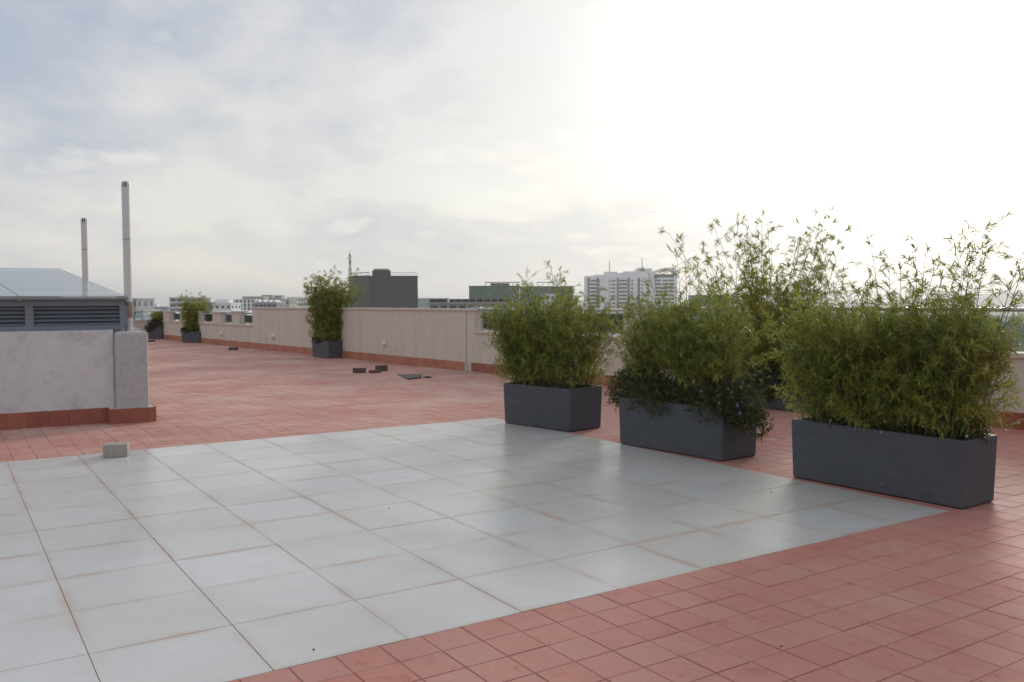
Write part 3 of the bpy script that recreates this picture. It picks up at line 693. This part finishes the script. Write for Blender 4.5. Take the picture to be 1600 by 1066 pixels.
shrub(P7[1], P7[2], [(0.02, 0.05, 0.32, 0.30, 0.28, 0.2)], 0.60, 'yellow green tuft rising from the maroon shrub in the corner pot', 900, 0.09, m=m_bamboo_y, name='leafy_tuft')

# ------------------------------------------------------------------ the city beyond
def cmat(name, c, rough=0.8, var=0.85): return mat(name, c, tuple(x*var for x in c), rough=rough, scale=0.15, detail=5)
c_white = cmat('city_white', (0.82, 0.83, 0.86), var=0.92); c_grey = cmat('city_grey', (0.36, 0.37, 0.39)); c_beige = cmat('city_beige', (0.48, 0.44, 0.40))
c_dark = mat('dark_block_cladding', (0.024, 0.025, 0.029), (0.018, 0.019, 0.023), rough=0.7, scale=0.4, stretch=(1, 1, 6)); c_win = mat('city_window', (0.05, 0.06, 0.075), rough=0.15)
c_green = mat('green_netting', (0.035, 0.12, 0.08), (0.025, 0.08, 0.058), rough=0.9, scale=0.25, stretch=(1, 1, 0.4)); c_teal = cmat('pale_teal', (0.30, 0.42, 0.40))
c_netg = mat('bright_green_netting', (0.05, 0.26, 0.15), (0.04, 0.2, 0.12), rough=0.9, scale=0.3); c_blue = cmat('city_blue', (0.30, 0.36, 0.46)); c_conc = cmat('raw_concrete', (0.34, 0.32, 0.30))
c_winl = mat('pale_city_window', (0.22, 0.27, 0.30), rough=0.2); c_band = cmat('dark_band', (0.13, 0.13, 0.15))
def bld_frame(px0, px1, D, turn=0.0):
    """local frame: x right along the facade, y away; returns empty position, angle, width"""
    a, b = at_dist(px0, 471, D), at_dist(px1, 471, D); d = b-a
    return Vector((a.x, a.y, GZ)), math.atan2(d.y, d.x)+turn, Vector((d.x, d.y, 0)).length
def zpx(py, D): return CAM.z+(471.06-py)/FPX*D
def building(label, px0, px1, ytop, D, m, dep=16, floor_h=3.1, bays=6, win=(0.55, 0.5), wm=None, balc=0, turn=0.0, wz_min=-14, roof='flat', grp='city buildings beyond the parapet'):
    p, a, w = bld_frame(px0, px1, D, turn); H = zpx(ytop, D)-GZ
    b = empty('city_building', p, a, label=label, cat='building', group=grp)
    MB().box(0, w, 0, dep, 0, H).obj('walls', m, b)
    MB().box(-0.2, w+0.2, -0.2, dep+0.2, H+0.01, H+0.5).obj('roof_parapet', m, b)
    if bays:
        wn = MB(); bl = MB(); bw = w/bays; nf = int(H/floor_h)
        for f in range(nf):
            z = H-(f+1)*floor_h+0.4
            if z+GZ < wz_min: break
            for k in range(bays):
                x = bw*(k+0.5); ww = bw*win[0]
                wn.box(x-ww/2, x+ww/2, -0.06, 0.1, z+0.5, z+0.5+floor_h*win[1])
                if balc and (k % balc == 0): bl.box(x-bw*0.46, x+bw*0.46, -1.2, 0, z-0.15, z+0.75)
            # return side
            for k in range(3): wn.box(w-0.1, w+0.06, dep*(k+0.3)/3, dep*(k+0.7)/3, z+0.5, z+0.5+floor_h*win[1]); wn.box(-0.06, 0.1, dep*(k+0.3)/3, dep*(k+0.7)/3, z+0.5, z+0.5+floor_h*win[1])
        tag(wn.obj('windows', wm or c_win, b), kind='stuff')
        if balc: tag(bl.obj('balconies', c_white, b), kind='stuff')
    return b, w, H
building('grey slab block just right of the flue pipe', 204, 213, 466, 320, c_grey, bays=2)
b, w, H = building('narrow pale block with open white balcony frames near the flue', 213, 222.5, 484, 300, c_beige, bays=2, win=(0.8, 0.6), balc=1)
building('low bluish block on the left skyline above the corner pot', 226, 263, 478, 800, c_blue, bays=8)
MB().box(3, 10, 2, 9, 0, 3).obj('roof_block', c_white, [o for o in COL.objects if o.get('label', '').startswith('low bluish')][0]).location.z = zpx(478, 800)-GZ+0.5
building('grey balcony block behind the far bushy bamboo', 265, 316, 464, 520, c_grey, bays=5, balc=1, win=(0.7, 0.55), turn=0.06)
b, w, H = building('white block with dark square windows right of far bamboo', 318, 361, 473, 430, c_white, bays=5, win=(0.5, 0.4))
MB().box(0, w*0.3, -0.3, 6, H-6, H+0.8).obj('dark_bay', c_band, b)
MB().box(w*0.35, w*0.85, 3, 10, H+0.5, H+2.2).obj('roof_block', c_white, b)
b, w, H = building('pale striped apartment block left of the row above the wall', 361, 398, 467, 640, c_white, bays=6, win=(0.5, 0.8), floor_h=3.0)
b, w, H = building('taller beige block in the middle of the row above the wall', 379, 412, 462.5, 720, c_beige, bays=6)
b, w, H = building('low grey office with white arched roofs above the high wall', 397, 432, 472.5, 420, c_grey, bays=5, win=(0.85, 0.45), floor_h=2.6)
for k in range(4):
    x = w*(k+0.5)/4; r = w/8*0.8
    ar = MB(); n0 = 0; ar.v = [(x+r*math.cos(t*math.pi/8), 0.5, H+0.5+r*math.sin(t*math.pi/8)) for t in range(9)] + [(x+r*math.cos(t*math.pi/8), 9, H+0.5+r*math.sin(t*math.pi/8)) for t in range(9)]
    ar.f = [tuple(range(9)), tuple(range(17, 8, -1))]+[(t, t+9, t+10, t+1) for t in range(8)]; ar.obj('arched_roof', c_white, b)
b, w, H = building('block wrapped at the top in green net, above the wall', 410, 432, 464, 760, c_beige, bays=4)
MB().box(-0.3, w*0.6, -0.3, 8, H-5, H+2.5).obj('netting', c_netg, b)
b, w, H = building('wide pale block with stair tower left of the tall pot', 424, 452, 467.5, 480, c_beige, bays=5)
MB().box(w*0.1, w*0.5, 2, 9, H+0.5, H+2.6).obj('roof_block', c_conc, b)
MB().box(w*0.42, w*0.75, -0.4, 0.2, H-2.5, H-0.4).obj('sign_board', c_white, b)
building('pale grid windowed block partly behind the tall potted bamboo', 448, 492, 464, 620, c_white, bays=10, win=(0.5, 0.45))
building('hazy blue block just left of the dark building', 533, 549, 454, 900, c_blue, bays=3)
# dark clad block seen on its corner
b, w, H = building('large dark grey windowless block under the lattice mast', 577, 653, 432, 360, c_dark, dep=24, bays=0, turn=0.22)
# left wing as a part in the block's own frame
Mi = (Matrix.Translation(b.location) @ Matrix.Rotation(b.rotation_euler.z, 4, 'Z')).inverted()
qa, qb = Mi @ at_dist(547.5, 471, 372), Mi @ at_dist(577.5, 471, 361.2)
Hl = zpx(430, 366)-GZ
MB().prism([(qa.x, qa.y), (qb.x-0.05, qb.y), (qb.x-0.05, qb.y+18), (qa.x, qa.y+18)], 0, Hl).obj('left_wing', mat('brown_grey_cladding', (0.048, 0.046, 0.046), (0.04, 0.038, 0.038), rough=0.8, scale=0.4), b)
MB().box(w*0.10, w*0.46, 4, 12, H+0.5, zpx(421.5, 364)-GZ).obj('penthouse', c_dark, b)
MB().box(w*0.13, w*0.42, 4.5, 11, zpx(421.5, 364)-GZ, zpx(419, 364)-GZ).obj('tank', c_grey, b)
rl = MB()
for k in range(13):
    x = w*0.47+(w*0.52)*k/12; rl.box(x-0.06, x+0.06, 0.2, 0.3, H+0.5, H+1.7)
rl.box(w*0.47, w*0.99, 0.2, 0.3, H+1.7, H+1.85)
rl.obj('roof_railing', c_grey, b)
rl = MB()
for k in range(10):
    t = k/9; x, y = qa.x+(qb.x-qa.x)*t, qa.y+(qb.y-qa.y)*t+0.3; rl.box(x-0.08, x+0.08, y, y+0.15, Hl, Hl+1.3)
    if k < 9: rl.box(x, x+(qb.x-qa.x)/9, y-0.1, y+0.2, Hl+1.1, Hl+1.35)
rl.obj('roof_frame', c_dark, b)
bd = MB()
for k in range(9): bd.box(-0.05, w+0.05, -0.12, 0.0, H-3.2*k-0.35, H-3.2*k)
bd.obj('floor_bands', mat('dark_band_cladding', (0.034, 0.035, 0.039), rough=0.8), b)
for xx in (0.12, 0.3, 0.31, 0.62): MB().box(w*xx, w*xx+1.6, -0.16, 0.1, H-13.2, H-11.4).obj('window', c_win, b)
MB().box(w*0.62, w*0.66, -0.1, 0.1, H-26, H-23.5).obj('vent', c_win, b)
# lattice mast
p = at_dist(547, 427, 372); mh = zpx(390, 372)-zpx(430, 372)
ma = empty('lattice_mast', (p.x, p.y, zpx(430, 372)), 0.3, label='red and white lattice mast on the dark block roof', cat='mast')
m_mr = cmat('mast_red', (0.32, 0.10, 0.07)); m_mw = cmat('mast_white', (0.5, 0.48, 0.46))
for s in range(6):
    mm = MB(); z0, z1 = mh*s/6*0.86, mh*(s+1)/6*0.86; r0 = 0.75-0.5*s/6; r1 = 0.75-0.5*(s+1)/6
    for k in range(4):
        a0, a1 = math.pi/2*k, math.pi/2*(k+1); A = (r0*math.cos(a0), r0*math.sin(a0), z0); B = (r1*math.cos(a0), r1*math.sin(a0), z1); C2 = (r1*math.cos(a1), r1*math.sin(a1), z1)
        mm.tube([A, B], 0.15, 4); mm.tube([A, C2], 0.1, 4); mm.tube([B, C2], 0.1, 4)
    mm.obj('mast_section', m_mr if s % 2 else m_mw, ma)
MB().tube([(0, 0, mh*0.86), (0, 0, mh)], 0.07, 5).obj('spike', m_mr, ma)
for k, (zz, an) in enumerate(((0.55, 0.4), (0.66, 2.6), (0.72, 4.4))):
    MB().lathe([(0.05, 0), (0.55, 0.1), (0.55, 0.25), (0.05, 0.5)], (0.8*math.cos(an), 0.8*math.sin(an), mh*zz), 10).obj('antenna_drum', c_beige, ma)
# green and teal blocks, nearer raw concrete block with a dark row of tanks
building('pale teal glass block behind the raw concrete block', 653, 700, 466.5, 650, c_teal, bays=7, win=(0.8, 0.6), wm=cmat('teal_glass', (0.2, 0.33, 0.32), 0.3))
b, w, H = building('unfinished concrete block with a dark fringe of barrels on its roof', 671, 803, 475.2, 190, c_conc, dep=12, bays=9, win=(0.7, 0.6), floor_h=3.0)
for k in range(32):
    if k in (7,): continue
    x = w*(k+0.4)/33.5
    if k == 0: bar = MB().lathe([(0.001, 0), (0.27, 0.0), (0.29, 0.3), (0.27, 0.62), (0.001, 0.64)], seg=8).mesh('barrel', mat('black_barrel', (0.03, 0.03, 0.035), rough=0.6))
    place('barrel', bar, b, (x, 0.5, H+0.5))
rl = MB()
for k in range(9): rl.box(w*(0.3+0.085*k)-0.03, w*(0.3+0.085*k)+0.03, -0.1, 0.0, H+0.5, H+1.35)
rl.obj('roof_rods', c_white, b)
b, w, H = building('scaffolded block wrapped in dark green net, left half', 733, 812, 448, 470, c_green, dep=20, bays=0)
b2 = MB()
for k in range(7): b2.box(w*(0.32+0.11*k)-0.15, w*(0.32+0.11*k)+0.15, 2, 2.3, H+0.5, zpx(441, 470)-GZ)
b2.box(w*0.31, w*1.0, 1.9, 6, zpx(441.8, 470)-GZ, zpx(440.6, 470)-GZ); b2.obj('roof_frame', c_conc, b)
MB().box(w*0.42, w*0.8, 2.5, 8, H+0.5, zpx(442.5, 470)-GZ).obj('roof_block', c_green, b)
b, w, H = building('scaffolded block wrapped in dark green net, right half', 813, 896, 449, 500, c_green, dep=20, bays=0)
b2 = MB()
for k in range(4): b2.box(w*(0.33+0.1*k)-0.15, w*(0.33+0.1*k)+0.15, 2, 2.3, H+0.5, zpx(441, 500)-GZ)
b2.box(w*0.31, w*0.66, 1.9, 6, zpx(441.8, 500)-GZ, zpx(440.8, 500)-GZ); b2.obj('roof_frame', c_conc, b)
building('pale house front between the green netted halves', 846, 874, 461, 430, c_white, bays=4, win=(0.5, 0.5))
for (l, x0, x1, yt, D, m_) in (('pale low block seen through the far corner railing', 214, 262, 491, 170, c_white), ('pale low block seen through the railing beside the far bamboo', 264, 330, 490, 190, c_beige),
        ('low white block behind the far piers', 330, 372, 489, 160, c_white), ('low pale block through the railing by the high wall end', 371, 400, 488, 210, c_beige), ('blue glass low block through the railing right of the high wall', 735, 815, 484.5, 150, c_blue),
        ('low grey block through the railing behind the first bamboo', 818, 905, 485, 170, c_grey)):
    building(l, x0, x1, yt, D, m_, dep=14, bays=7, win=(0.5, 0.4), wz_min=-24, wm=c_winl)
# white apartment tower with swooping roof
TD = 700
p, a, w = bld_frame(916, 1058, TD, 0.0); H = zpx(432, TD)-GZ
tw = empty('apartment_tower', p, a, label='tall white apartment tower with curved roof and two roof masts', cat='building')
def X(px): return (px-916)/142*w
MB().box(0, w, 0, 20, 0, H).obj('walls', c_white, tw)
for (x0, x1, yt) in ((929, 948, 430), (946, 965, 425.5), (965, 978, 427.5), (976, 997, 425), (996, 1019, 420.5)):
    MB().box(X(x0), X(x1), 1.0, 17, H, zpx(yt, TD)-GZ).obj('roof_block', c_white, tw)
cr = MB(); pr = [(1018, 425), (1024, 424), (1030, 422), (1037, 420.3), (1045, 419.5), (1052, 420.5), (1057, 423.5), (1058.5, 427)]
top = [(X(x), zpx(y, TD)-GZ) for x, y in pr]; bot = [(X(x), zpx(y+(4.5 if x > 1022 else 8), TD)-GZ) for x, y in pr]
n = len(pr); cr.v = [(x, -1.0, z) for x, z in top]+[(x, -1.0, z) for x, z in bot]+[(x, 17, z) for x, z in top]+[(x, 17, z) for x, z in bot]
for k in range(n-1): cr.f += [(k, n+k, n+k+1, k+1), (k, k+1, 2*n+k+1, 2*n+k), (n+k, 3*n+k, 3*n+k+1, n+k+1)]
cr.f += [(0, 2*n, 3*n, n), (n-1, 2*n-1, 4*n-1, 3*n-1)]
cr.obj('curved_roof', c_white, tw)
MB().box(X(1022), X(1053), -0.12, 0.1, H-1.5, H+1.2).obj('top_glazing', c_win, tw)
FH = 5.8/FPX*TD
def zrow(k): return H-2.5-FH*(k+1)
for (x0, x1) in ((918, 922), (932, 936), (963.5, 966.5), (980.5, 984), (996, 1000)):     # dark vertical bands
    MB().box(X(x0), X(x1), -0.10, 0.1, GZ*-1-12, H-1.5).obj('dark_band', c_band, tw)
MB().box(X(961.6), X(963.2), -0.5, 0.1, 8, H+0.5).obj('white_fin', c_white, tw)
wn, bl = MB(), MB()
for k in range(16):
    z = zrow(k)
    if z < 10: break
    for (x0, x1) in ((922.5, 931.5), (966.5, 980), (1024, 1033), (1035, 1044), (1045, 1053)):
        wn.box(X(x0), X(x1), -0.14, 0.1, z+0.9, z+2.4)
    for (x0, x1) in ((934.5, 937.5), (952, 953.5), (955, 956.5), (957.5, 961), (986, 989), (1002, 1004), (1010, 1014)):
        wn.box(X(x0), X(x1), -0.08, 0.1, z+0.7, z+2.2)
    for (x0, x1) in ((920.5, 932), (967, 980), (1022, 1054)):
        bl.box(X(x0), X(x1), -1.3, -0.15, z-0.2, z+0.85)
tag(wn.obj('windows', c_win, tw), kind='stuff'); tag(bl.obj('balconies', c_white, tw), kind='stuff')
for px, y0, y1 in ((953.5, 425, 407), (1004.8, 420, 402)):
    z0, z1 = zpx(y0, TD)-GZ, zpx(y1, TD)-GZ
    MB().tube([(X(px), 6, z0), (X(px), 6, z0+(z1-z0)*0.75), (X(px), 6, z1)], [0.32, 0.28, 0.1], 6).obj('roof_mast', c_band, tw)
building('bright green netted block right of the white tower', 1088, 1140, 464, 420, c_netg, dep=18, bays=0)

# woods beyond the railing on the right: one mass of leaf clumps on the ground
fp, fd, fl_ = [], [], []
for k in range(520):
    px = random.uniform(1120, 1900); D = random.uniform(110, 600); c = at_dist(px, 471, D)
    R0 = random.uniform(3.5, 7); hh = random.uniform(7, 15)+D*0.008
    m_ = 110
    d = rng.normal(0, 1, (m_, 3)); d /= np.linalg.norm(d, axis=1)[:, None]; rr = rng.uniform(0.6, 1.05, (m_, 1))
    fp.append(np.array([c.x, c.y, GZ+hh-R0*0.6])+d*rr*np.array([R0, R0, R0*0.75])); fd.append(d+rng.normal(0, 0.6, (m_, 3)))
fp = np.concatenate(fp); fd = np.concatenate(fd); k = len(fp)
m_wood = leaf_mat('woodland_leaf', (0.045, 0.075, 0.03), (0.085, 0.11, 0.045), (0.06, 0.08, 0.04), 0.25)
wd = place('woodland', leaves_mesh('woodland', fp, fd, rng.normal(0, 1, (k, 3)), rng.uniform(1.0, 2.2, k), rng.uniform(0.9, 1.6, k), m_wood))
tag(wd, 'green woodland mass below the terrace on the right', 'trees', kind='stuff')

# ------------------------------------------------------------------ haze
hm = bpy.data.materials.new('haze'); hm.use_nodes = True; t = hm.node_tree; t.nodes.clear()
pv = N(t, 'ShaderNodeVolumePrincipled'); pv.inputs['Color'].default_value = (0.96, 0.97, 0.985, 1); pv.inputs['Density'].default_value = 0.00029; pv.inputs['Anisotropy'].default_value = 0.45
o = N(t, 'ShaderNodeOutputMaterial'); t.links.new(pv.outputs[0], o.inputs['Volume'])
hzb = MB().box(-8800, 8800, -8800, 8800, GZ-3, 62).obj('haze', hm); tag(hzb, 'thin pale air haze over the city', 'haze', kind='stuff')
